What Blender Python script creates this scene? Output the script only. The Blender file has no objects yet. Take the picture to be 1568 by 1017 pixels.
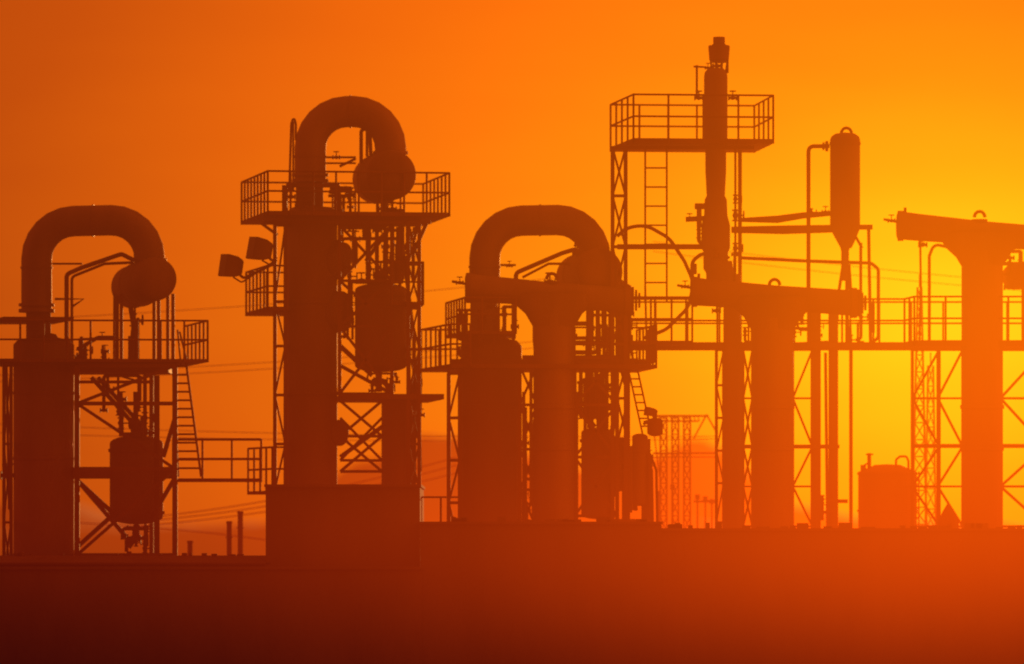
import bpy, math, random
from mathutils import Vector, Matrix
S=0.018; D=8333.0; HV=845.0; UC=784.0
def E(u,v,y=0):
    k=1+y/D
    return Vector(((u-UC)*k*S, y*S, (HV-v)*k*S))
GZ=-215*S
VG=1062
sc=bpy.context.scene
sc.view_settings.view_transform='Standard'
try: sc.view_settings.look='None'
except: pass
sc.view_settings.exposure=0
# ---------------- materials
def steel(name,c1,c2,rough=0.55,metal=0.0,scale=1.5,bump=0.15):
    m=bpy.data.materials.new(name); m.use_nodes=True
    nt=m.node_tree; b=nt.nodes['Principled BSDF']
    tc=nt.nodes.new('ShaderNodeTexCoord')
    n=nt.nodes.new('ShaderNodeTexNoise'); n.inputs['Scale'].default_value=scale; n.inputs['Detail'].default_value=4; n.inputs['Roughness'].default_value=0.65
    mp=nt.nodes.new('ShaderNodeMapping'); mp.inputs['Scale'].default_value=(1,1,0.35)
    nt.links.new(tc.outputs['Object'],mp.inputs[0]); nt.links.new(mp.outputs[0],n.inputs['Vector'])
    r=nt.nodes.new('ShaderNodeValToRGB'); r.color_ramp.elements[0].position=.35; r.color_ramp.elements[1].position=.68
    r.color_ramp.elements[0].color=(*c1,1); r.color_ramp.elements[1].color=(*c2,1)
    nt.links.new(n.outputs[0],r.inputs[0]); nt.links.new(r.outputs[0],b.inputs['Base Color'])
    if bump:
        bp=nt.nodes.new('ShaderNodeBump'); bp.inputs['Strength'].default_value=bump; bp.inputs['Distance'].default_value=.02
        nt.links.new(n.outputs[0],bp.inputs['Height']); nt.links.new(bp.outputs[0],b.inputs['Normal'])
    b.inputs['Roughness'].default_value=rough; b.inputs['Metallic'].default_value=metal
    return m
M_STEEL=steel('rusty_structural_steel',(.06,.04,.03),(.11,.07,.05),.7,bump=0)
M_VES=steel('weathered_vessel_paint',(.07,.06,.05),(.14,.12,.10),.65,0,.8)
M_CLAD=steel('insulation_cladding',(.10,.09,.08),(.17,.15,.13),.55,.2,.6,.1)
M_CONC=steel('stained_concrete',(.10,.09,.08),(.15,.13,.12),.95,0,.5,.4)
M_ROOF=steel('corrugated_roof_sheet',(.08,.06,.05),(.12,.09,.07),.8,0,.7,.2)
M_GND=steel('dry_ground',(.05,.04,.03),(.1,.08,.05),.95,0,.05,.5)
M_HILL=steel('hillside_scrub',(.04,.045,.02),(.09,.08,.045),.95,0,.004,.5)
M_LAMP=steel('lamp_housing',(.05,.05,.05),(.08,.08,.08),.5,.3)
# ---------------- builder
class B:
    def __init__(s): s.v=[];s.f=[];s.sm=[]
    def rings(s,rings,cap=True,smooth=True,closed=False):
        n=len(rings[0]); base=len(s.v)
        for r in rings: s.v.extend(r)
        m=len(rings)
        for i in range(m if closed else m-1):
            a=base+i*n; b=base+((i+1)%m)*n
            for j in range(n):
                k=(j+1)%n
                s.f.append((a+j,a+k,b+k,b+j)); s.sm.append(smooth)
        if cap and not closed:
            s.f.append(tuple(base+j for j in reversed(range(n)))); s.sm.append(False)
            s.f.append(tuple(base+(m-1)*n+j for j in range(n))); s.sm.append(False)
    def wtube(s,P,R,n=8,closed=False,smooth=True):
        m=len(P)
        if not hasattr(R,'__len__'): R=[R]*m
        T=[]
        for i in range(m):
            if closed: t=P[(i+1)%m]-P[i-1]
            elif i==0: t=P[1]-P[0]
            elif i==m-1: t=P[-1]-P[-2]
            else: t=(P[i+1]-P[i]).normalized()+(P[i]-P[i-1]).normalized()
            if t.length<1e-9: t=Vector((0,0,1))
            T.append(t.normalized())
        ref=Vector((0,1,0)) if abs(T[0].y)<.9 else Vector((0,0,1))
        N=(ref-T[0]*ref.dot(T[0])).normalized()
        rs=[]
        off=math.pi/4 if n==4 else 0
        for i in range(m):
            N=(N-T[i]*N.dot(T[i])).normalized(); Bn=T[i].cross(N)
            rs.append([P[i]+(N*math.cos(off+2*math.pi*j/n)+Bn*math.sin(off+2*math.pi*j/n))*R[i] for j in range(n)])
        s.rings(rs,smooth=(smooth and n>5),closed=closed)
    def tube(s,pts,r,n=8,fil=0,seg=5,closed=False):
        P=[E(*p) for p in pts]
        if fil: P=fillet(P,fil*S,seg)
        R=[x*S for x in r] if hasattr(r,'__len__') else r*S
        s.wtube(P,R,n,closed)
    def bar(s,p,q,r=3): s.tube([p,q],r*1.3,4)
    def lathe(s,u,y,prof,n=40):
        c=E(u,0,y); k=1+y/D
        rs=[]
        for r,v in prof:
            z=(HV-v)*k*S
            rs.append([Vector((c.x+r*S*math.cos(2*math.pi*j/n),c.y+r*S*math.sin(2*math.pi*j/n),z)) for j in range(n)])
        s.rings(rs)
    def box(s,u0,u1,v0,v1,y0,y1):
        ym=(y0+y1)/2
        a=E(u0,v1,ym);b=E(u1,v0,ym); s.wbox(a.x,b.x,y0*S,y1*S,a.z,b.z)
    def wbox(s,x0,x1,y0,y1,z0,z1):
        o=len(s.v)
        s.v+= [Vector(p) for p in ((x0,y0,z0),(x1,y0,z0),(x1,y1,z0),(x0,y1,z0),(x0,y0,z1),(x1,y0,z1),(x1,y1,z1),(x0,y1,z1))]
        for f in ((3,2,1,0),(4,5,6,7),(0,1,5,4),(1,2,6,5),(2,3,7,6),(3,0,4,7)):
            s.f.append(tuple(o+i for i in f)); s.sm.append(False)
    def drum(s,p,q,r,n=36,h=.5):
        P=E(*p);Q=E(*q);d=(Q-P).normalized();R=r*S
        pts=[];rr=[]
        for i in range(8):
            a=math.pi/2*(1-i/7.0)
            pts.append(P-d*R*h*math.sin(a)); rr.append(max(R*math.cos(a),R*.02))
        L=(Q-P).length
        for t in (.32,.33,.36,.37):
            pts.append(P+d*L*t); rr.append(R*(1.04 if t in(.33,.36) else 1))
        for i in range(8):
            a=math.pi/2*(i/7.0)
            pts.append(Q+d*R*h*math.sin(a)); rr.append(max(R*math.cos(a),R*.02))
        s.wtube(pts,rr,n)
    def flange(s,p,q,r,t=3):
        P=E(*p);Q=E(*q);d=(Q-P).normalized()
        s.wtube([P-d*t*S/2,P+d*t*S/2],r*S,24,smooth=False)
    def vessel(s,u,y,r,vt,vb,hd=.35,bands=(),bot=True):
        pr=[]
        for i in range(7):
            a=math.pi/2*(1-i/6.0); pr.append((max(r*math.cos(a),.5),vt+r*hd-r*hd*math.sin(a)))
        for b in sorted(bands): pr+= [(r,b-2.5),(r+2.2,b-2.4),(r+2.2,b+2.4),(r,b+2.5)]
        if bot:
            for i in range(7):
                a=math.pi/2*(i/6.0); pr.append((max(r*math.cos(a),.5),vb-r*hd+r*hd*math.sin(a)))
        else: pr.append((r,vb))
        s.lathe(u,y,pr)
    def valve(s,u,v,y,k=7,horiz=True):
        if horiz:
            s.tube([(u-k,v,y),(u-.5*k,v,y),(u,v,y),(u+.5*k,v,y),(u+k,v,y)],[k*.3,k*.4,k*.62,k*.4,k*.3],10)
            for e in(-1,1): s.flange((u+e*k,v,y),(u+e*k+1,v,y),k*.65,2)
            s.tube([(u,v,y),(u,v-k*1.7,y)],k*.16,6)
            c=E(u,v-k*1.7,y)
            s.wtube([c+Vector((math.cos(t*math.pi/5)*k*.8*S,math.sin(t*math.pi/5)*k*.8*S,0)) for t in range(10)],k*.14*S,5,closed=True)
        else:
            s.tube([(u,v-k,y),(u,v-.5*k,y),(u,v,y),(u,v+.5*k,y),(u,v+k,y)],[k*.3,k*.4,k*.62,k*.4,k*.3],10)
            for e in(-1,1): s.flange((u,v+e*k,y),(u,v+e*k+1,y),k*.65,2)
            s.tube([(u,v,y),(u+k*1.6,v,y)],k*.16,6)
            c=E(u+k*1.6,v,y)
            s.wtube([c+Vector((0,math.sin(t*math.pi/5)*k*.8*S,math.cos(t*math.pi/5)*k*.8*S)) for t in range(10)],k*.14*S,5,closed=True)
    def frame(s,u0,u1,y0,y1,levels,r=3.5,br=1.8,sides=True,base=True,one=False):
        for u in(u0,u1):
            for y in(y0,y1): s.bar((u,levels[0],y),(u,VG if base else levels[-1],y),r)
        for i,v in enumerate(levels):
            for y in(y0,y1): s.bar((u0,v,y),(u1,v,y),r*.75)
            for u in(u0,u1): s.bar((u,v,y0),(u,v,y1),r*.75)
            if i<len(levels)-1:
                w=levels[i+1]
                if one:
                    a,c=((u0,u1) if i%2 else (u1,u0))
                    for y in(y0,y1): s.bar((a,v,y),(c,w,y),br)
                else:
                    s.bar((u0,v,y0),(u1,w,y0),br); s.bar((u1,v,y0),(u0,w,y0),br)
                    s.bar((u0,v,y1),(u1,w,y1),br); s.bar((u1,v,y1),(u0,w,y1),br)
                if sides:
                    for u in(u0,u1): s.bar((u,v,y0),(u,w,y1),br); s.bar((u,w,y0),(u,v,y1),br)
    def xs(s,u0,u1,vs,y,r=2,beam=True):
        for a,b in zip(vs[:-1],vs[1:]):
            s.bar((u0,a,y),(u1,b,y),r); s.bar((u1,a,y),(u0,b,y+3),r)
            if beam: s.bar((u0,b,y),(u1,b,y),r)
    def ladder(s,a,b,w,step=13,r=1.6,w2=None):
        w2=w if w2 is None else w2
        s.tube([a,b],r,6); s.tube([(a[0]+w,a[1],a[2]),(b[0]+w2,b[1],b[2])],r,6)
        n=max(2,int(abs(b[1]-a[1])/step))
        for i in range(1,n):
            t=i/n; p=[a[j]+(b[j]-a[j])*t for j in range(3)]
            s.tube([tuple(p),(p[0]+w+(w2-w)*t,p[1],p[2])],r*.8,5)
def fillet(P,rad,seg):
    out=[P[0]]
    for i in range(1,len(P)-1):
        a,b,c=P[i-1],P[i],P[i+1]
        d1=(a-b);d2=(c-b); l1=d1.length;l2=d2.length
        if l1<1e-6 or l2<1e-6: continue
        d1.normalize();d2.normalize()
        ang=d1.angle(d2,0)
        if ang>3.1 or ang<.15: out.append(b); continue
        t=min(rad/math.tan(ang/2),l1*.49 if i>1 else l1*.95,l2*.49 if i<len(P)-2 else l2*.95)
        R=t*math.tan(ang/2); bis=(d1+d2).normalized(); c0=b+bis*(R/math.sin(ang/2))
        v1=((b+d1*t)-c0).normalized(); v2=((b+d2*t)-c0).normalized()
        om=v1.angle(v2,0)
        for k in range(seg+1):
            q=k/seg
            if om<1e-3: out.append(c0+v1*R); break
            out.append(c0+(v1*math.sin((1-q)*om)+v2*math.sin(q*om))/math.sin(om)*R)
    out.append(P[-1]); return out
def empty(name,u,y=0):
    o=bpy.data.objects.new(name,None); sc.collection.objects.link(o)
    p=E(u,0,y); o.location=(p.x,p.y,GZ); o.empty_display_size=1
    return o
def put(b,name,parent,mat):
    me=bpy.data.meshes.new(name); me.from_pydata([tuple(v) for v in b.v],[],b.f); me.update()
    me.polygons.foreach_set('use_smooth',b.sm); me.materials.append(mat)
    try: me.set_sharp_from_angle(angle=math.radians(40))
    except Exception: pass
    o=bpy.data.objects.new(name,me); sc.collection.objects.link(o)
    if parent:
        o.parent=parent; o.matrix_parent_inverse=Matrix.Translation(-parent.location)
    return o
def platform(b,rb,poly,v,h=60,edges=None,th=7,mid=2,post=34,kick=True):
    """poly [(u,y)], deck at constant height"""
    z=(HV-v)*S
    W=[Vector(((u-UC)*(1+y/D)*S,y*S,z)) for u,y in poly]
    n=len(W); o=len(b.v)
    b.v+=[p.copy() for p in W]+[p-Vector((0,0,th*S)) for p in W]
    b.f.append(tuple(o+i for i in range(n)));b.sm.append(False)
    b.f.append(tuple(o+n+i for i in reversed(range(n))));b.sm.append(False)
    for i in range(n):
        j=(i+1)%n; b.f.append((o+i,o+n+i,o+n+j,o+j)); b.sm.append(False)
    for i in (range(n) if edges is None else edges):
        a,c=W[i],W[(i+1)%n]; L=(c-a).length
        for m in range(mid):
            f=(m+1)/mid; up=Vector((0,0,h*S*f))
            rb.wtube([a+up,c+up],1.6*S,6)
        k=max(1,round(L/(post*S)))
        for q in range(k+1):
            p=a.lerp(c,q/k); rb.wtube([p-Vector((0,0,th*S)),p+Vector((0,0,h*S))],1.8*S,6)
def clutter(b,u0,u1,v0,v1,y0,y1,n,seed,r=(1.5,3.2)):
    R=random.Random(seed)
    for i in range(n):
        u=R.uniform(u0,u1);v=R.uniform(v0,v1);y=R.uniform(y0,y1); pts=[(u,v,y)]
        for k in range(R.randint(2,4)):
            a=R.choice('uvvy') if k else 'v'
            if a=='u': u=R.uniform(u0,u1)
            elif a=='v': v=min(v1,max(v0,v+R.choice([-1,1])*R.uniform(.3,.8)*(v1-v0)))
            else: y=R.uniform(y0,y1)
            pts.append((u,v,y))
        P=[pts[0]]
        for p in pts[1:]:
            if (E(*p)-E(*P[-1])).length>8*S: P.append(p)
        if len(P)>1: b.tube(P,R.uniform(*r),7,fil=5,seg=3)
        if R.random()<.75: b.valve(P[0][0],P[0][1],P[0][2],R.uniform(4,7),R.random()<.5)
def goose(b,ul,vl,ur,vr,vt,vtr,r,y=0,fl=58):
    b.tube([(ul,vl,y),(ul,vt,y),(ur,vtr,y),(ur,vr,y)],r,32,fil=fl,seg=6)
    b.flange((ul,vl,y),(ul,vl-1,y),r+4,5); b.flange((ul,vl-9,y),(ul,vl-10,y),r+4,4)
    b.flange((ul,vt+fl+12,y),(ul,vt+fl+11,y),r+1.2,3)
    b.flange((ur,vr-4,y),(ur,vr-5,y),r+3,4)
    um=(ul+ur)/2; vm=(vt+vtr)/2
    b.flange((um,vm,y),(um+1,vm,y),r+1.2,3)

# =========== A : left unit
A=empty('distillation_column',67)
b=B(); b.lathe(67,0,[(1,508),(19,512),(22,517),(40,521),(46.5,528),(46.5,600),(48.5,600.2),(48.5,604),(46.5,604.2),(46.5,700),(48.5,700.2),(48.5,704),(46.5,704.2),(46.5,VG)])
b.lathe(59,0,[(19,525),(19,478)]);put(b,'shell',A,M_VES)
b=B(); goose(b,56,476,229,402,340,336,23.5); put(b,'gooseneck_pipe',A,M_CLAD)
b=B(); b.drum((202,440,80),(238,427,-60),33); b.tube([(229,402,0),(229,420,0)],20,24); put(b,'overhead_drum',A,M_VES)
b=B(); b.vessel(209,0,41,667,803,.3,(690,785)); b.tube([(209,655,0),(209,672,0)],9,12)
put(b,'receiver_vessel',A,M_VES)
b=B()
for u,y in((176,60),(186,-20),(236,30),(243,-60),(257,60),(265,-30)): b.bar((u,450,y),(u,556,y),2.8)
b.frame(118,268,-90,90,[560,618,718,850],4.2,2.6,sides=False,one=True)
b.frame(6,17,-70,70,[560,680,800,880],2.6,1.4,sides=False)
b.box(113,270,716,733,-20,20); b.box(112,262,561,572,-60,60)
b.bar((240,575,-60),(240,VG,-60),4.5); b.bar((232,575,60),(232,VG,60),3.5)
for p,q in (((140,578,-40),(216,662,-40)),((150,578,20),(232,668,20)),((118,735,-40),(172,785,-40)),((118,838,-30),(180,782,-30)),((250,700,-20),(268,640,-20)),((228,800,-50),(266,735,-50)),((118,735,20),(200,830,20))): b.bar(p,q,3.6)
b.bar((118,585,-92),(235,585,-92),2.5)
put(b,'support_frame',A,M_STEEL)
b=B(); rb=B()
platform(b,rb,[(-45,110),(-5,-110),(318,-90),(282,120)],553,58,[0,1,2],5)
platform(b,rb,[(-20,90),(5,-70),(113,-60),(80,95)],488,1,[],5)
b.ladder((264,548,-70),(273,730,-40),20,13,2,35); b.bar((272,505,-60),(277,560,-60),1.5); b.bar((275,508,-60),(288,560,-60),1.5)
b.tube([(80,404,20),(126,404,20)],1.7,6)
put(b,'deck_and_stairs',A,M_STEEL); put(rb,'railings',A,M_STEEL)
b=B()
b.tube([(102,556,-20),(102,420,-20),(125,410,-20),(186,389,-20),(206,399,-20)],3.4,8,fil=8)
b.tube([(110,556,20),(110,424,20),(160,404,20),(205,402,20)],2.2,8,fil=8)
b.tube([(118,535,0),(150,517,0),(180,517,0)],3,8,fil=6);b.tube([(84,458,10),(128,458,10),(110,470,10)],2,7)
b.tube([(200,470,0),(205,500,0),(199,556,0)],4,8,fil=8); b.valve(204,490,0,9,False)
b.tube([(185,600,0),(185,668,0)],3,8); b.tube([(222,560,0),(222,668,0)],3,8); b.tube([(208,600,-20),(208,660,-20)],4,8)
b.valve(185,648,0,8,False); b.valve(222,640,0,8,False); b.valve(208,652,-20,9)
b.tube([(209,803,0),(209,820,0),(196,838,0)],5,10,fil=6);b.valve(204,826,-5,11);b.valve(222,840,5,7,False)
b.tube([(222,820,0),(222,VG,0)],3,7);b.tube([(180,452,0),(180,552,0)],2.4,7);b.tube([(206,378,0),(206,400,0)],1.4,6)
clutter(b,120,168,518,560,-50,60,7,1); clutter(b,150,235,575,668,-40,40,9,2); clutter(b,190,225,470,552,-40,60,5,3)
clutter(b,185,230,806,845,-40,40,6,4)
b.tube([(10,560,-50),(14,780,-50)],2,7); b.valve(12,728,-50,10)
put(b,'process_piping',A,M_STEEL)

# =========== B : second unit
Bm=empty('distillation_column',478)
b=B(); b.lathe(478,0,[(1,316),(30,318),(38,324),(38.5,330),(38.5,460),(40.5,460.2),(40.5,466),(38.5,466.2),(38.5,600),(40.5,600.2),(40.5,605),(38.5,605.2),(38.5,VG)])
b.lathe(474,0,[(21,325),(21,278)])
b.drum((505,395,0),(522,400,-10),29,h=.25); b.drum((505,478,0),(524,478,-10),32,h=.25); b.drum((508,663,0),(521,663,-10),20,h=.25)
put(b,'shell',Bm,M_VES)
b=B(); goose(b,475,277,598,238,172,170,24,0,56); put(b,'gooseneck_pipe',Bm,M_CLAD)
b=B(); b.drum((577,275,100),(599,268,-80),38); put(b,'overhead_drum',Bm,M_VES)
b=B(); b.vessel(583,0,39.5,434,570,.25,(452,552)); b.lathe(608,40,[(1,606),(24,610),(24,VG)]);b.tube([(583,420,0),(583,440,0)],10,12);put(b,'receiver_vessel',Bm,M_VES)
b=B()
b.frame(421,437,-80,80,[345,462,530,605,680,750],3,1.6,sides=False,one=True)
b.frame(625,642,-90,90,[340,405,465,535,605,680,750],3,1.6,sides=False)
b.frame(520,600,-70,70,[345,430,500,603],3,2.4,sides=False,base=False)
b.xs(521,585,[614,668,722],30,2.4); b.xs(521,585,[640,705],-40,2.2)
b.bar((521,700,0),(590,650,0),3.5); b.bar((600,345,-60),(560,400,-60),3);b.bar((640,345,20),(596,420,20),3);b.bar((521,530,-40),(570,575,-40),4);b.bar((521,560,-40),(600,603,-40),3)
b.bar((655,338,-80),(632,390,-80),3);b.bar((400,342,80),(425,360,80),2.5)
put(b,'support_frame',Bm,M_STEEL)
b=B(); rb=B()
platform(b,rb,[(370,120),(410,-130),(688,-86),(648,160)],331,60,None,6)
platform(b,rb,[(377,100),(410,-100),(440,-95),(440,105)],474,62,[0,1,3],6)
platform(b,rb,[(600,60),(600,-90),(648,-80),(640,80)],466,60,[1,2],5)
platform(b,rb,[(515,100),(520,-100),(680,-90),(655,110)],606,1,[],8)
platform(b,rb,[(380,60),(417,-60),(440,-60),(440,60)],752,66,[0,1],5)
platform(b,rb,[(265,30),(265,-30),(400,-30),(400,30)],733,60,[1,3],5,2,40)
b.box(405,660,338,343,-90,-80); b.box(432,440,284,331,-60,-50); b.box(440,520,281,287,-40,-30); b.box(512,522,287,331,-60,-50); b.box(540,640,336,345,-40,40)
put(b,'decks',Bm,M_STEEL); put(rb,'railings',Bm,M_STEEL)
b=B()
b.tube([(443,290,-20),(446,190,-20),(450,178,-20),(453,190,-20),(453,215,-20)],1.8,7,fil=4);b.tube([(449,290,10),(449,186,10)],1.6,7)
b.tube([(553,250,0),(553,198,0),(566,198,0),(568,240,0)],2.8,8,fil=5);b.tube([(562,240,20),(562,190,20)],2.2,8)
b.tube([(498,241,0),(545,241,0)],1.6,7);b.valve(515,241,0,5);b.tube([(520,255,0),(545,243,0)],2,7)
b.tube([(498,250,0),(545,250,0)],1.5,7)
for u in(565,577,590,601): b.tube([(u,345,0),(u,438,0)],3,8)
b.valve(565,412,0,9,False);b.valve(583,420,-10,11);b.valve(601,412,0,8,False);b.valve(590,378,5,8,False)
b.tube([(580,570,0),(580,600,0)],5,8);b.valve(583,584,0,10);b.valve(597,590,0,6)
b.tube([(612,345,20),(622,420,20),(634,520,20),(634,VG,20)],3,8,fil=20);b.tube([(617,345,-20),(612,440,-20)],2.6,8)
clutter(b,520,635,348,432,-60,60,24,5,(1.8,4.2));clutter(b,520,545,430,520,-40,40,5,6);clutter(b,560,640,298,330,-80,60,8,8);clutter(b,560,610,572,603,-20,20,5,9);clutter(b,622,645,470,740,-60,60,6,10)
clutter(b,500,545,288,330,-60,60,10,11,(2,3.5));clutter(b,440,470,284,330,-60,0,6,12,(2,3.5))
put(b,'process_piping',Bm,M_STEEL)
# floodlights
def flood(u,v,y,ang,w,h,pole):
    p=empty('floodlight',u,y); b=B()
    c=E(u,v,y); rot=Matrix.Rotation(ang,3,'Y')@Matrix.Rotation(math.radians(20),3,'Z')
    W,H=w*S/2,h*S/2
    rs=[]
    for x,sc_ in((-W,1),(-W*.8,1.04),(W*.2,.95),(W*.8,.72),(W,.55)):
        rs.append([c+rot@Vector((x,a*H*sc_,d*H*sc_)) for a,d in((-1,-1),(1,-1),(1,1),(-1,1))])
    b.rings(rs,smooth=False)
    put(b,'housing',p,M_LAMP)
    b=B(); b.tube([(u+w*.3,v+h*.3,y),(u+w*.6,v+h*.55,y),(pole[0],pole[1],y)],2.2,7,fil=5); b.tube([(u+2,v+h*.5,y),(u+w*.5,v+h*.75,y),(pole[0],pole[1]-4,y)],1.4,6,fil=5); put(b,'bracket',p,M_STEEL)
flood(355,408,-60,math.radians(8),30,33,(420,404)); flood(399,382,-90,math.radians(10),32,33,(424,398))
flood(997,631,-40,math.radians(10),18,13,(985,650))

# process building under unit B
pb=empty('process_building',528); b=B(); b.box(415,646,748,VG,-200,160); b.box(413,648,744,748,-204,166)
put(b,'walls_and_parapet',pb,M_CONC)

# =========== C : third unit
C=empty('distillation_column',752)
b=B(); b.lathe(752,30,[(1,508),(19,512),(22,518),(40,522),(47,530),(47,620),(49,620.2),(49,625),(47,625.2),(47,VG)]); b.lathe(741,30,[(21,522),(21,440)]);put(b,'shell',C,M_VES)
b=B(); goose(b,742,440,912,402,339,336,23.5,30); put(b,'gooseneck_pipe',C,M_CLAD)
b=B(); b.drum((886,425,100),(918,416,-40),36); b.lathe(945,40,[(2,425),(22,438),(24,470),(6,486)]); put(b,'overhead_drum',C,M_VES)
b=B(); b.vessel(914,20,24,655,795,.3,(675,)); b.vessel(980,0,12,664,775,.4,(690,)); b.lathe(845,90,[(30,470),(30,520),(26,560)]);put(b,'receiver_vessel',C,M_VES)
b=B()
b.frame(687,704,-90,110,[572,640,705,770,840],3.2,1.8,sides=False,one=True)
b.frame(796,822,-60,90,[560,620,688,750,810],3,2,sides=False)
b.frame(880,945,-60,90,[548,620,700,790],3.2,2.2,sides=False)
b.frame(945,962,-40,100,[470,545,610,680,750],3,1.8)
b.ladder((960,556,-40),(984,665,-20),14,12)
b.box(690,970,552,560,-60,60); b.box(800,960,546,552,-20,90)
for u in(786,868,900,925,935,951): b.bar((u,465,40),(u,552,40),3)
put(b,'support_frame',C,M_STEEL)
b=B(); rb=B()
platform(b,rb,[(645,100),(690,-110),(1005,-80),(975,120)],561,60,[0,2],6)
platform(b,rb,[(645,100),(690,-110),(720,-108),(700,100)],561,60,[1,3],5)
platform(b,rb,[(683,90),(712,-90),(790,-80),(790,95)],510,50,[0,1],5,2,26)
platform(b,rb,[(880,60),(880,-60),(1004,-50),(990,80)],552,48,[1,2],5,2,26)
platform(b,rb,[(645,60),(645,-60),(705,-60),(705,60)],800,38,[1],6,1)
put(b,'decks',C,M_STEEL); put(rb,'railings',C,M_STEEL)
b=B()
b.tube([(766,406,0),(790,406,0)],1.8,7);b.valve(780,407,0,4);b.tube([(790,428,0),(790,418,0),(860,388,0),(886,380,0),(888,402,0)],3.4,8,fil=8)
b.tube([(800,425,20),(840,404,20),(880,404,20)],2,7,fil=5);b.valve(884,388,0,7);b.tube([(880,368,0),(884,400,0)],1.4,6);b.valve(842,432,0,8)
clutter(b,755,790,470,552,-40,60,8,21);clutter(b,866,940,470,550,-60,60,22,22,(1.8,4));clutter(b,882,945,556,660,-50,60,24,23,(1.8,4.5))
clutter(b,945,975,480,552,-50,60,8,24);clutter(b,798,820,560,800,-50,50,7,25);clutter(b,700,745,475,545,-50,50,9,26,(2,4.5));clutter(b,930,995,670,800,-40,60,20,27,(2,5.5))
b.tube([(905,560,0),(905,665,0)],4,8);b.tube([(922,560,0),(922,665,0)],4,8);b.tube([(890,630,10),(910,655,10)],5,8)
b.tube([(883,600,30),(883,VG,30)],2.5,8);b.tube([(802,600,60),(802,VG,60)],2.5,8)
for u in(990,998,1005): b.tube([(u-12,690,10),(u,720,10),(u+6,VG,10)],2,7,fil=10)
b.vessel(1003,-20,12,640,668,.4)
put(b,'process_piping',C,M_STEEL)

# =========== reactor columns with horizontal header
def reactor(uc,w,vtop,hl,hr,vl,vr,r,y,lug):
    R=empty('reactor_column',uc,y); b=B()
    b.lathe(uc,y,[(w,vtop),(w,620),(w+2,620.3),(w+2,626),(w,626.3),(w,684),(w+1.5,684.3),(w+1.5,690),(w,690.3),(w,VG)],36)
    b.drum((uc-w+6,vtop+18,y),(uc+w-6,vtop+18,y),10,20)
    put(b,'column_shell',R,M_CLAD)
    b=B(); n=24
    P=[(hl,vl,y),(hl+2,vl,y),(hl+10,vl,y),(hl+12,vl,y),(hl+28,vl+(vr-vl)*.08,y),((hl+hr)/2,(vl+vr)/2,y),(hr-12,vr,y),(hr-11,vr,y),(hr-2,vr,y),(hr,vr,y)]
    b.tube(P,[r*.7,r*1.0,r*1.0,r*.92,r*.9,r*.8,r*.85,r*1.0,r*1.0,r*.75],28)
    vm=(vl+vr)/2
    rs=[]
    for vv,ww in((vm,w*2.1),(vm+r*.7,w*1.9),(vm+r*1.3,w*1.4),(vm+r*2.2,w*1.01)):
        cc=E(uc,vv,y); rs.append([Vector((cc.x+ww*S*math.cos(2*math.pi*j/n),cc.y+w*S*math.sin(2*math.pi*j/n),cc.z)) for j in range(n)])
    b.rings(rs)
    put(b,'header_drum',R,M_VES)
    b=B()
    b.tube([(hl-20,vl-10,y),(hl+2,vl-6,y)],2,7); b.valve(hl-8,vl-8,y,5)
    b.tube([(hl+13,vl-r-5,y),(hl+13,vl-r+3,y)],2.2,7)
    for k in range(3): b.flange((hr+1+k*5,vr,y),(hr+2+k*5,vr,y),r*(.9-.2*k),3)
    c=E(lug[0],lug[1],y)
    b.wtube([c+Vector((math.cos(math.pi*t/8)*8*S,0,math.sin(math.pi*t/8)*9*S)) for t in range(9)],2.6*S,7)
    b.flange((lug[0]+0,lug[1]+5,y),(lug[0],lug[1]+4,y),12,4)
    for k in(hl+40,hr-50): b.valve(k,vl+r+6,y,6)
    put(b,'nozzles_and_lifting_lug',R,M_STEEL)
reactor(848,31,470,712,968,441,460,23,-60,(845,428))
reactor(1183,31.5,488,1057,1314,447,464,23,-60,(1186,437))
reactor(1504,31.5,385,1373,1632,346,368,23,-60,(1500,333))

# =========== vent stack tower
F=empty('vent_stack_tower',1096)
b=B(); b.lathe(1096,0,[(2,104),(12,105),(17,111),(18,118),(18,222),(16,226),(16,262),(14,300),(17,306),(18,330),(22,345),(22,380),(19,386),(19,412),(15,418),(14,440)])
b.lathe(1121,0,[(13.5,420),(13.5,560),(15,560.3),(15,565),(13.5,565.3),(13.5,VG)])
b.lathe(1105,0,[(16,400),(20,425),(20,445)])
put(b,'stack',F,M_VES)
b=B(); b.lathe(1101,0,[(9,57),(9,69),(16,70),(16.5,72),(15,92),(11,94),(11,96)],20)
for du in(-13,-5,5,13): b.tube([(1101+du,92,0),(1101+du*.8,110,0)],1.6,6)
b.valve(1098,101,-8,6);b.flange((1101,69,0),(1101,68,0),10.5,2)
b.tube([(1114,72,0),(1114,112,0)],2,6)
b.tube([(1067,100,0),(1067,150,0)],1.8,7);b.tube([(1062,102,0),(1082,103,0)],1.6,6);b.valve(1084,104,0,4)
put(b,'vent_head',F,M_STEEL)
b=B();rb=B()
platform(b,rb,[(935,90),(970,-100),(1184,-80),(1155,110)],219,66,None,7,2,48)
b.frame(938,958,-60,70,[226,300,378,460,527],3.2,1.8,sides=False)
b.bar((1133,225,60),(1133,VG,60),3.2);b.bar((1080,225,60),(1087,225,60),3)
b.bar((945,378,0),(1095,378,0),4.2);b.bar((958,347,0),(950,360,0),2);b.bar((940,226,-60),(1155,226,-60),3)
b.ladder((988,228,20),(988,462,20),33,27,1.7)
b.bar((988,440,20),(990,525,20),1.7)
put(b,'tower_frame',F,M_STEEL);put(rb,'railings',F,M_STEEL)
b=B()
b.tube([(945,362,10),(960,348,10),(990,345,10),(1025,365,10),(1048,400,10),(1062,432,10),(1055,470,10),(1020,505,10),(985,518,10)],2.8,9,fil=40,seg=6)
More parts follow.
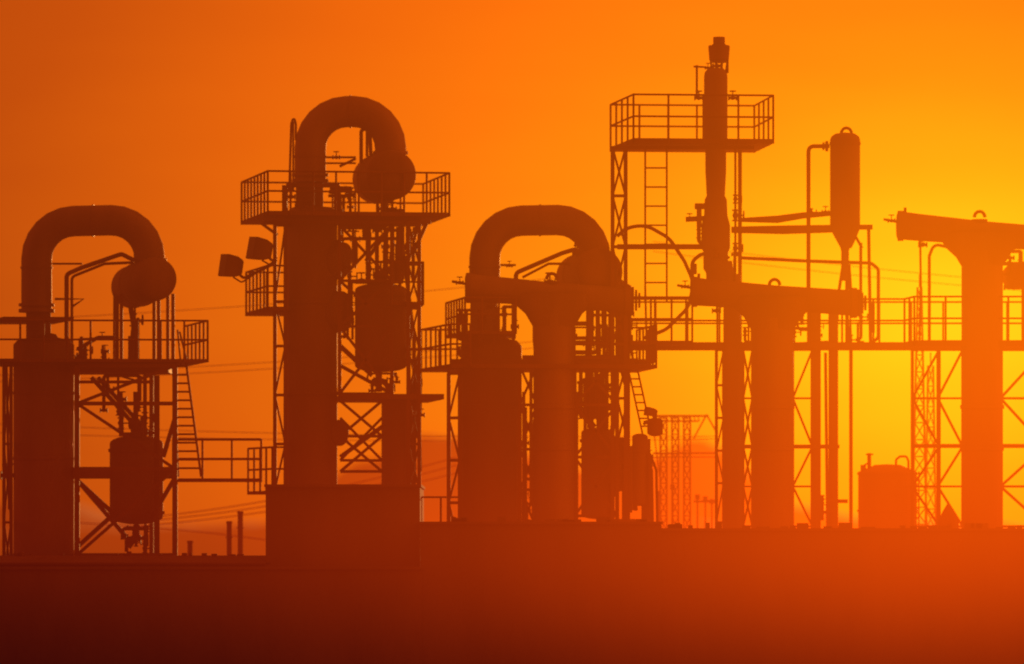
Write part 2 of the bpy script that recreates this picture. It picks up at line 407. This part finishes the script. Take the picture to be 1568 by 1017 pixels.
b.tube([(1095,392,10),(1075,388,10),(1060,400,10),(1060,430,10)],3,9,fil=14)
b.box(1064,1088,312,320,-10,10);b.box(1067,1074,318,348,-10,10);b.tube([(1050,336,0),(1090,334,0)],4,8);b.valve(1056,336,0,5);b.tube([(1070,345,0),(1070,372,0),(1090,374,0)],3,8,fil=6)
b.valve(1070,358,0,6,False);b.tube([(1085,312,-10),(1085,380,-10)],3,8)
b.tube([(1120,352,0),(1200,352,0),(1290,350,0)],[5,7,6],10);b.tube([(1130,337,0),(1190,336,0),(1230,330,0),(1275,327,0)],[3,6,5,3.5],10)
b.valve(1126,330,0,8,False);b.valve(1126,305,0,6,False);b.valve(1070,150,0,6);b.valve(1122,150,0,6);b.valve(1126,380,0,7,False)
b.tube([(1126,226,-10),(1126,430,-10)],1.8,7)
b.tube([(1135,395,0),(1240,400,0),(1334,403,0),(1345,412,0),(1345,518,0),(1335,524,0)],2.6,8,fil=8)
b.tube([(1062,404,0),(1062,420,0)],5,8);b.tube([(1098,440,10),(1108,470,10)],8,10)
clutter(b,1090,1125,385,440,-30,30,4,31)
put(b,'vent_piping',F,M_STEEL)

# =========== knockout vessel
G=empty('pressure_vessel',1294)
b=B(); b.lathe(1294,0,[(2,203),(15,205),(21,209),(23,214),(23,218),(24,218.2),(24,222),(23,222.2),(23,350),(20,356),(8,378),(6,384),(6,410),(5,430)]);b.lathe(1299,8,[(17,345),(18,350),(9,372),(5,380)])
put(b,'shell',G,M_VES)
b=B(); c=E(1296,205,0)
b.wtube([c+Vector((math.cos(math.pi*t/8)*8*S,0,math.sin(math.pi*t/8)*9*S)) for t in range(9)],2.4*S,7)
b.tube([(1270,224,0),(1238,224,0),(1238,445,0)],3.2,9,fil=8);b.flange((1266,224,0),(1267,224,0),8,4);b.flange((1261,224,0),(1262,224,0),6,3);b.valve(1242,325,0,5,False);b.valve(1264,325,0,5)
b.bar((1291,405,0),(1284,450,0),2.5);b.bar((1300,405,0),(1303,450,0),2.5);b.bar((1297,425,10),(1297,530,10),3)
b.bar((1312,348,0),(1336,348,0),4);b.bar((1330,346,0),(1333,528,0),2.6);b.bar((1318,372,0),(1318,490,0),2.4);b.bar((1310,362,0),(1320,380,0),2.2)
b.bar((1238,445,0),(1238,530,0),2.5)
put(b,'supports_and_inlet_pipe',G,M_STEEL)

# =========== elevated walkway
H=empty('elevated_walkway',1300,60)
b=B();rb=B()
platform(b,rb,[(955,100),(955,0),(1385,0),(1400,-80),(1640,-80),(1640,100)],524,66,[1,2,3,5],9,2,50)
platform(b,rb,[(960,20),(965,-60),(1060,-60),(1060,15)],524,66,[0,1],6,2,30)
for y in(10,90): b.bar((955,534,y),(1640,534,y),3)
b.frame(1097,1108,20,90,[536,590,640,690,740,800],2.6,1.4,sides=False,one=True)
b.frame(1138,1152,20,90,[536,610,684,745,806],2.2,1.8,sides=False)
b.frame(1214,1244,20,90,[536,610,684,745,806],2.2,1.8,sides=False,one=True)
b.lathe(1249,40,[(8,478),(8,VG)],20)
b.lathe(1276,30,[(7.5,470),(7.5,VG)],20);b.bar((1264,540,60),(1270,VG,60),2.5)
b.tube([(1303,530,30),(1303,VG,30)],2.8,8)
b.frame(1397,1438,0,90,[536,610,684,745,806],2.6,2,sides=False,one=True)
b.frame(1436,1474,0,90,[536,610,684,745,806],2.2,2,sides=False,one=True)
b.frame(1532,1600,0,90,[536,610,684,745,806],2.6,2.2,sides=False,one=True)
b.box(1400,1600,680,686,-14,0)
b.box(1135,1285,681,687,2,16)
put(b,'deck_and_trestles',H,M_STEEL);put(rb,'railings',H,M_STEEL)
b=B()
b.tube([(1409,366,0),(1410,440,0),(1408,524,0)],1.8,7);b.valve(1409,374,0,4,False)
b.tube([(1423,524,0),(1423,392,0),(1430,374,0),(1450,378,0),(1465,392,0)],2.4,8,fil=10)
b.drum((1553,424,40),(1572,420,-30),20);b.bar((1535,404,0),(1600,404,0),3);b.bar((1525,378,0),(1600,380,0),3);b.valve(1545,440,0,7);b.bar((1567,440,0),(1567,524,0),3)
clutter(b,1530,1568,385,450,-30,40,5,41);clutter(b,1215,1280,470,524,-20,60,9,42,(2,3.2));clutter(b,1140,1160,470,524,-20,60,4,43);clutter(b,1300,1345,440,524,-20,60,4,44)
clutter(b,1255,1300,760,810,0,60,4,45)
put(b,'walkway_piping',H,M_STEEL)

# =========== lattice mast
def mast(u,vt,vb,wt,wb,y,n,seed):
    L=empty('lattice_mast',u,y); b=B()
    vs=[vt+(vb-vt)*(i/n) for i in range(n+1)]
    ww=[wt+(wb-wt)*i/n for i in range(n+1)]
    for i in range(n):
        a,c=vs[i],vs[i+1];w,x=ww[i],ww[i+1]
        ca=[(u-w,a,y-w),(u+w,a,y-w),(u+w,a,y+w),(u-w,a,y+w)];cb=[(u-x,c,y-x),(u+x,c,y-x),(u+x,c,y+x),(u-x,c,y+x)]
        for k in range(4):
            b.bar(ca[k],cb[k],1.6); b.bar(ca[k],cb[(k+1)%4],1); b.bar(ca[(k+1)%4],cb[k],1); b.bar(cb[k],cb[(k+1)%4],1)
    b.tube([(u,vt-20,y),(u,vt,y)],1.2,6)
    put(b,'lattice',L,M_STEEL)
mast(1408,440,VG,3,16,250,24,1)
mast(1425,560,VG,4,12,400,16,1)
# substation gantry
L=empty('substation_gantry',1045,600);b=B()
for u in(1016,1034,1052):
    b.frame(u-5,u+5,595,605,[640,665,690,715,740,765,790,815],1.6,1.1,sides=True)
b.bar((1000,637,600),(1085,637,600),1.8);b.bar((1000,645,600),(1070,645,600),1.4)
for i in range(12): b.bar((1002+i*6,637,600),(1005+i*6,645,600),.9)
b.bar((1062,672,600),(1082,635,600),1.5);b.bar((1082,635,600),(1096,660,600),1.5);b.bar((1000,694,600),(1095,694,600),1.6);b.bar((1000,700,600),(1095,700,600),1)
b.bar((1000,652,600),(1010,730,600),1.2)
for u,v in((1008,760),(1030,750),(1068,765),(1080,768),(1090,772)):
    b.tube([(u,v,600),(u,VG,600)],1.8,6); b.lathe(u,600,[(3,v-8),(5,v-6),(3,v-4),(5,v-2),(3,v)],10)
b.bar((1062,768,600),(1096,768,600),2)
put(b,'lattice_frame',L,M_STEEL)
# storage tank
T=empty('storage_tank',1360,100);b=B()
b.lathe(1359,100,[(2,711),(20,712),(44,722),(47,724),(47,727),(45.5,727.3),(45.5,780),(47,780.3),(47,784),(45.5,784.3),(45.5,VG)],48);put(b,'tank_shell',T,M_VES)
b=B();b.tube([(1372,716,60),(1372,704,60),(1378,699,60),(1388,699,60),(1391,706,60),(1391,720,60)],1.8,7,fil=4)
b.tube([(1331,718,60),(1331,694,60)],3,8);b.tube([(1326,696,60),(1337,696,60)],1.4,6);b.box(1318,1326,712,722,50,60);b.tube([(1331,708,60),(1318,716,60)],1.5,6)
b.ladder((1398,722,56),(1398,VG,56),9,14,1.2);put(b,'roof_fittings',T,M_STEEL)
# stub pipes
for u,v,r in((351,798,4),(368,783,4.2),(291,828,4)):
    p=empty('exhaust_pipe',u,300);b=B();b.lathe(u,300,[(r,v),(r,v+.1),(r+.8,v+.2),(r+.8,v+4),(r,v+4.2),(r,VG)],16)
    b.flange((u,v+25,300),(u,v+26,300),r+1.5,2);put(b,'pipe',p,M_STEEL)
# power lines
pl=empty('power_line',300,900);b=B()
def wire(a,c,sag,y,r=.6):
    pts=[]
    for i in range(25):
        t=i/24; pts.append((a[0]+(c[0]-a[0])*t,a[1]+(c[1]-a[1])*t+sag*4*t*(1-t),y))
    b.tube(pts,r,5)
wire((-300,500),(900,420),14,900);wire((-300,580),(900,515),14,900);wire((-300,590),(900,525),14,905)
wire((-200,640),(1100,668),10,900);wire((-200,655),(1100,672),10,905)
wire((200,795),(700,700),12,1200,1);wire((200,800),(700,712),12,1210,1);wire((200,806),(700,724),12,1220,1);wire((100,800),(480,838),-6,1220,1)
wire((1000,370),(2000,460),12,900);wire((1000,385),(2000,470),12,905)
put(b,'conductors',pl,M_STEEL)

# =========== foreground shed and wall
sh=empty('storage_shed',-100,-190);b=B()
x0=E(-600,0,-190).x;x1=E(414,0,-190).x
zr=E(0,851,-150).z; ze=E(0,862,-190).z
n=260
rs=[]
for i in range(n*2+1):
    x=x0+(x1-x0)*i/(n*2); d=.012 if i%2 else 0
    rs.append([Vector((x,-200*S,ze+d)),Vector((x,-150*S,zr+d)),Vector((x,-112*S,ze+d)),Vector((x,-112*S,ze+d-.05)),Vector((x,-150*S,zr+d-.05)),Vector((x,-200*S,ze+d-.05))])
b.rings(rs,smooth=False);put(b,'corrugated_roof',sh,M_ROOF)
b=B();b.wbox(x0+.2,x1,-195*S,-116*S,GZ,ze-.04)
R=random.Random(9)
put(b,'walls',sh,M_CONC)
b=B()
for i in range(16):
    u=R.uniform(-20,410); b.tube([(u,851,-150),(u,851-R.uniform(2,7),-150)],R.uniform(2,5),10)
put(b,'ridge_vents',sh,M_ROOF)
rw=empty('retaining_wall',700,-220);b=B()
b.box(-700,646,872,VG,-244,-212);b.box(-702,648,868,872,-247,-209)
b.box(644,1012,803,VG,-240,-200);b.box(642,1014,799,803,-243,-194)
b.box(1011,1900,813,VG,-239,-200);b.box(1012,1900,809,813,-242,-195)
R=random.Random(4)
for i in range(46):
    u=R.uniform(650,1560);w=R.uniform(4,22);h=R.uniform(2,9)
    vt=799 if u<990 else 809
    b.box(u,u+w,vt-h,vt,-228,-215)
put(b,'concrete_wall',rw,M_CONC)
ph=empty('low_pipe_rack',1100,-150);b=B()
for k in range(5): b.tube([(640,806+k*7,-150+k*12),(1010,806+k*7,-150+k*12)],3,8)
for i in range(10): b.bar((650+i*40,800,-130),(650+i*40,VG,-130),3)
b.lathe(1452,-120,[(2,772),(9,784),(16,800),(18,VG)],20)
put(b,'pipes',ph,M_STEEL)

# ground
g=B(); N=40; Rg=9000
for i in range(N+1):
    for j in range(N+1):
        f=lambda t:(abs(t)**2.2)*(1 if t>0 else -1)
        g.v.append(Vector((f(i/N*2-1)*Rg,f(j/N*2-1)*Rg,GZ)))
for i in range(N):
    for j in range(N):
        a=i*(N+1)+j; g.f.append((a,a+N+1,a+N+2,a+1)); g.sm.append(False)
put(g,'ground',None,M_GND)
# hills
def ridge(name,dist,prof,depth,seed):
    R=random.Random(seed); h=B(); k=1+dist/(D*S); nx=220; ny=14
    ph=[R.uniform(0,6.28) for _ in range(8)]
    u0,u1=prof[0][0],prof[-1][0]
    for i in range(nx+1):
        u=u0+(u1-u0)*i/nx; v=prof[-1][1]
        for a,c in zip(prof[:-1],prof[1:]):
            if a[0]<=u<=c[0]:
                t=(u-a[0])/(c[0]-a[0]); t=t*t*(3-2*t); v=a[1]+(c[1]-a[1])*t; break
        v+=sum(math.sin(u*.02*(1.9**q)+ph[q])*2.2/(1.5**q) for q in range(6))
        for j in range(ny+1):
            s=math.sin(math.pi*j/ny); s=max(s,0)**.8
            h.v.append(Vector(((u-UC)*k*S,dist+(j/ny-.5)*depth,GZ-.5+((HV-v)*k*S-GZ)*s)))
    for i in range(nx):
        for j in range(ny):
            a=i*(ny+1)+j; h.f.append((a,a+ny+1,a+ny+2,a+1)); h.sm.append(True)
    put(h,name,None,M_HILL)
ridge('hills',3800,[(-900,830),(-200,800),(90,765),(200,800),(420,800),(500,735),(560,705),(650,664),(690,668),(760,690),(900,720),(1000,700),(1065,672),(1110,690),(1180,770),(1400,800),(1900,815),(2600,835)],900,3)
ridge('foothills',2900,[(-900,835),(0,812),(150,806),(300,815),(420,806),(600,790),(800,805),(1000,795),(1200,815),(1600,820),(2600,838)],500,7)

# =========== haze (self-glowing volume around the plant, sunset glow painted in by position)
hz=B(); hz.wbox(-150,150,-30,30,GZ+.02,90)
m=bpy.data.materials.new('painted_glow_haze'); m.use_nodes=True; nt=m.node_tree; nt.nodes.clear()
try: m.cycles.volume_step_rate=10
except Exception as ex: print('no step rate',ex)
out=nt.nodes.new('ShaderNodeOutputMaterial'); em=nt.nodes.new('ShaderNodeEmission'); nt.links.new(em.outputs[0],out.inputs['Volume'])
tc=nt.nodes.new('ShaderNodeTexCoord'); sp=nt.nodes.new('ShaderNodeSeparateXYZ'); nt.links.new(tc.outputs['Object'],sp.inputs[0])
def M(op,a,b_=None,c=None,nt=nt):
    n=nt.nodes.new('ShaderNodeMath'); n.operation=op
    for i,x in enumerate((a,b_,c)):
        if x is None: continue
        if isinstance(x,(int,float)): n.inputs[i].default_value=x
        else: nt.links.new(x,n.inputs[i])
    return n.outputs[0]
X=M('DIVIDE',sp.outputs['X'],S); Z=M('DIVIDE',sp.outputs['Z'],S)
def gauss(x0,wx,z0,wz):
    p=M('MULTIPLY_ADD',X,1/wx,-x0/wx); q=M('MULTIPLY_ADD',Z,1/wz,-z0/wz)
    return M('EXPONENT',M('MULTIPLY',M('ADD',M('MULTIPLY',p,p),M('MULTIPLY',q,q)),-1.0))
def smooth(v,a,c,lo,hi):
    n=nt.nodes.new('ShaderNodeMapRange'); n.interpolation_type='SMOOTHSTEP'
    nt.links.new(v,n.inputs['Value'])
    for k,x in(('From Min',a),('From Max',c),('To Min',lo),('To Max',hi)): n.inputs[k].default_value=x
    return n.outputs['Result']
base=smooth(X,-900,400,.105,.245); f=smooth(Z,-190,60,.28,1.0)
R_=M('ADD',M('MULTIPLY',base,f),M('ADD',M('MULTIPLY',gauss(680,420,270,340),.62),M('MULTIPLY',gauss(480,600,-20,140),.22)))  # painted glow: one blob on the sun's side, one low ground band
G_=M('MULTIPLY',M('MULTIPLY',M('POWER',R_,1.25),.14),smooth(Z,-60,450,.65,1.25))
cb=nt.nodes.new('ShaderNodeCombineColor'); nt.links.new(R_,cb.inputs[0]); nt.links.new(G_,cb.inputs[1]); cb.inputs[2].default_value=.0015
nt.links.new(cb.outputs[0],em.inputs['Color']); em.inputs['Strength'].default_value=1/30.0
put(hz,'emissive_haze',None,m)
# distant uniform haze painted by an evenly emissive volume between plant and hills
hz=B(); hz.wbox(-1500,1500,900,2500,GZ+.05,420)
m=bpy.data.materials.new('distant_glow_haze'); m.use_nodes=True; n2=m.node_tree; n2.nodes.clear()
out=n2.nodes.new('ShaderNodeOutputMaterial'); em=n2.nodes.new('ShaderNodeEmission'); n2.links.new(em.outputs[0],out.inputs['Volume'])
em.inputs['Color'].default_value=(.16,.030,.0002,1); em.inputs['Strength'].default_value=1/1600.0
put(hz,'emissive_haze',None,m)

# =========== world
sd=Vector(((1484-UC)/D,1,(HV-470)/D)).normalized()
w=bpy.data.worlds.new('World'); sc.world=w; w.use_nodes=True; nt=w.node_tree; nt.nodes.clear()
try: w.cycles.sampling_method='NONE'
except Exception as ex: print(ex)
out=nt.nodes.new('ShaderNodeOutputWorld')
sky=nt.nodes.new('ShaderNodeTexSky'); sky.sky_type='NISHITA'; sky.sun_disc=False
el=math.asin(sd.z); az=math.atan2(sd.x,sd.y)
sky.sun_elevation=el; sky.sun_rotation=az; sky.dust_density=6; sky.air_density=2
bg1=nt.nodes.new('ShaderNodeBackground'); bg1.inputs[1].default_value=.012
mul=nt.nodes.new('ShaderNodeMix'); mul.data_type='RGBA'; mul.blend_type='MULTIPLY'; mul.inputs[0].default_value=1
nt.links.new(sky.outputs[0],mul.inputs[6]); mul.inputs[7].default_value=(1,.25,.01,1); nt.links.new(mul.outputs[2],bg1.inputs[0])
tc=nt.nodes.new('ShaderNodeTexCoord')
sub=nt.nodes.new('ShaderNodeVectorMath'); sub.operation='SUBTRACT'; sub.inputs[1].default_value=sd; nt.links.new(tc.outputs['Generated'],sub.inputs[0])
ml=nt.nodes.new('ShaderNodeVectorMath'); ml.operation='MULTIPLY'; ml.inputs[1].default_value=(1,1,1.65); nt.links.new(sub.outputs[0],ml.inputs[0])
ln=nt.nodes.new('ShaderNodeVectorMath'); ln.operation='LENGTH'; nt.links.new(ml.outputs[0],ln.inputs[0])
t=M('MULTIPLY',ln.outputs['Value'],D/3500.0,nt=nt)
mp=nt.nodes.new('ShaderNodeMapping'); mp.inputs['Scale'].default_value=(18,18,110); mp.inputs['Rotation'].default_value=(0,math.radians(4),0); nt.links.new(tc.outputs['Generated'],mp.inputs[0])
nz=nt.nodes.new('ShaderNodeTexNoise'); nz.inputs['Scale'].default_value=1; nz.inputs['Detail'].default_value=4; nt.links.new(mp.outputs[0],nz.inputs['Vector'])
t2=M('ADD',t,M('MULTIPLY',M('SUBTRACT',nz.outputs[0],.5,nt=nt),.05,nt=nt),nt=nt)
cr=nt.nodes.new('ShaderNodeValToRGB'); cr.color_ramp.interpolation='LINEAR'; nt.links.new(t2,cr.inputs[0])
st=[(0,.3,.38,.006),(100,.3,.36,.005),(350,.3,.255,.002),(600,.33,.165,.0008),(900,.34,.105,.0006),(1200,.27,.062,.0005),(1550,.12,.023,.0004),(2000,.04,.008,.0003),(3500,.015,.003,.0002)]
els=cr.color_ramp.elements
els[0].position=0;els[0].color=(*st[0][1:],1);els[1].position=1;els[1].color=(*st[-1][1:],1)
for d,r,g_,b_ in st[1:-1]:
    e=els.new(d/3500.0); e.color=(r,g_,b_,1)
bg2=nt.nodes.new('ShaderNodeBackground'); nt.links.new(cr.outputs[0],bg2.inputs[0])
ad=nt.nodes.new('ShaderNodeAddShader'); nt.links.new(bg1.outputs[0],ad.inputs[0]); nt.links.new(bg2.outputs[0],ad.inputs[1]); nt.links.new(ad.outputs[0],out.inputs[0])
# sun
sl=bpy.data.lights.new('sun','SUN'); sl.energy=2.0; sl.angle=math.radians(.5); sl.color=(1,.45,.12)
so=bpy.data.objects.new('sun',sl); sc.collection.objects.link(so); so.rotation_euler=(sd).to_track_quat('Z','Y').to_euler(); so.location=(60,100,40)
# camera
cam=bpy.data.cameras.new('camera'); co=bpy.data.objects.new('camera',cam); sc.collection.objects.link(co)
co.location=(0,-D*S,0); co.rotation_euler=(math.radians(90),0,0)
cam.sensor_width=36; cam.lens=36*D/1568.0; cam.shift_y=(HV-508.5)/1568.0
cam.clip_start=1; cam.clip_end=30000
cam.dof.use_dof=True; cam.dof.focus_distance=132; cam.dof.aperture_fstop=.55
sc.camera=co
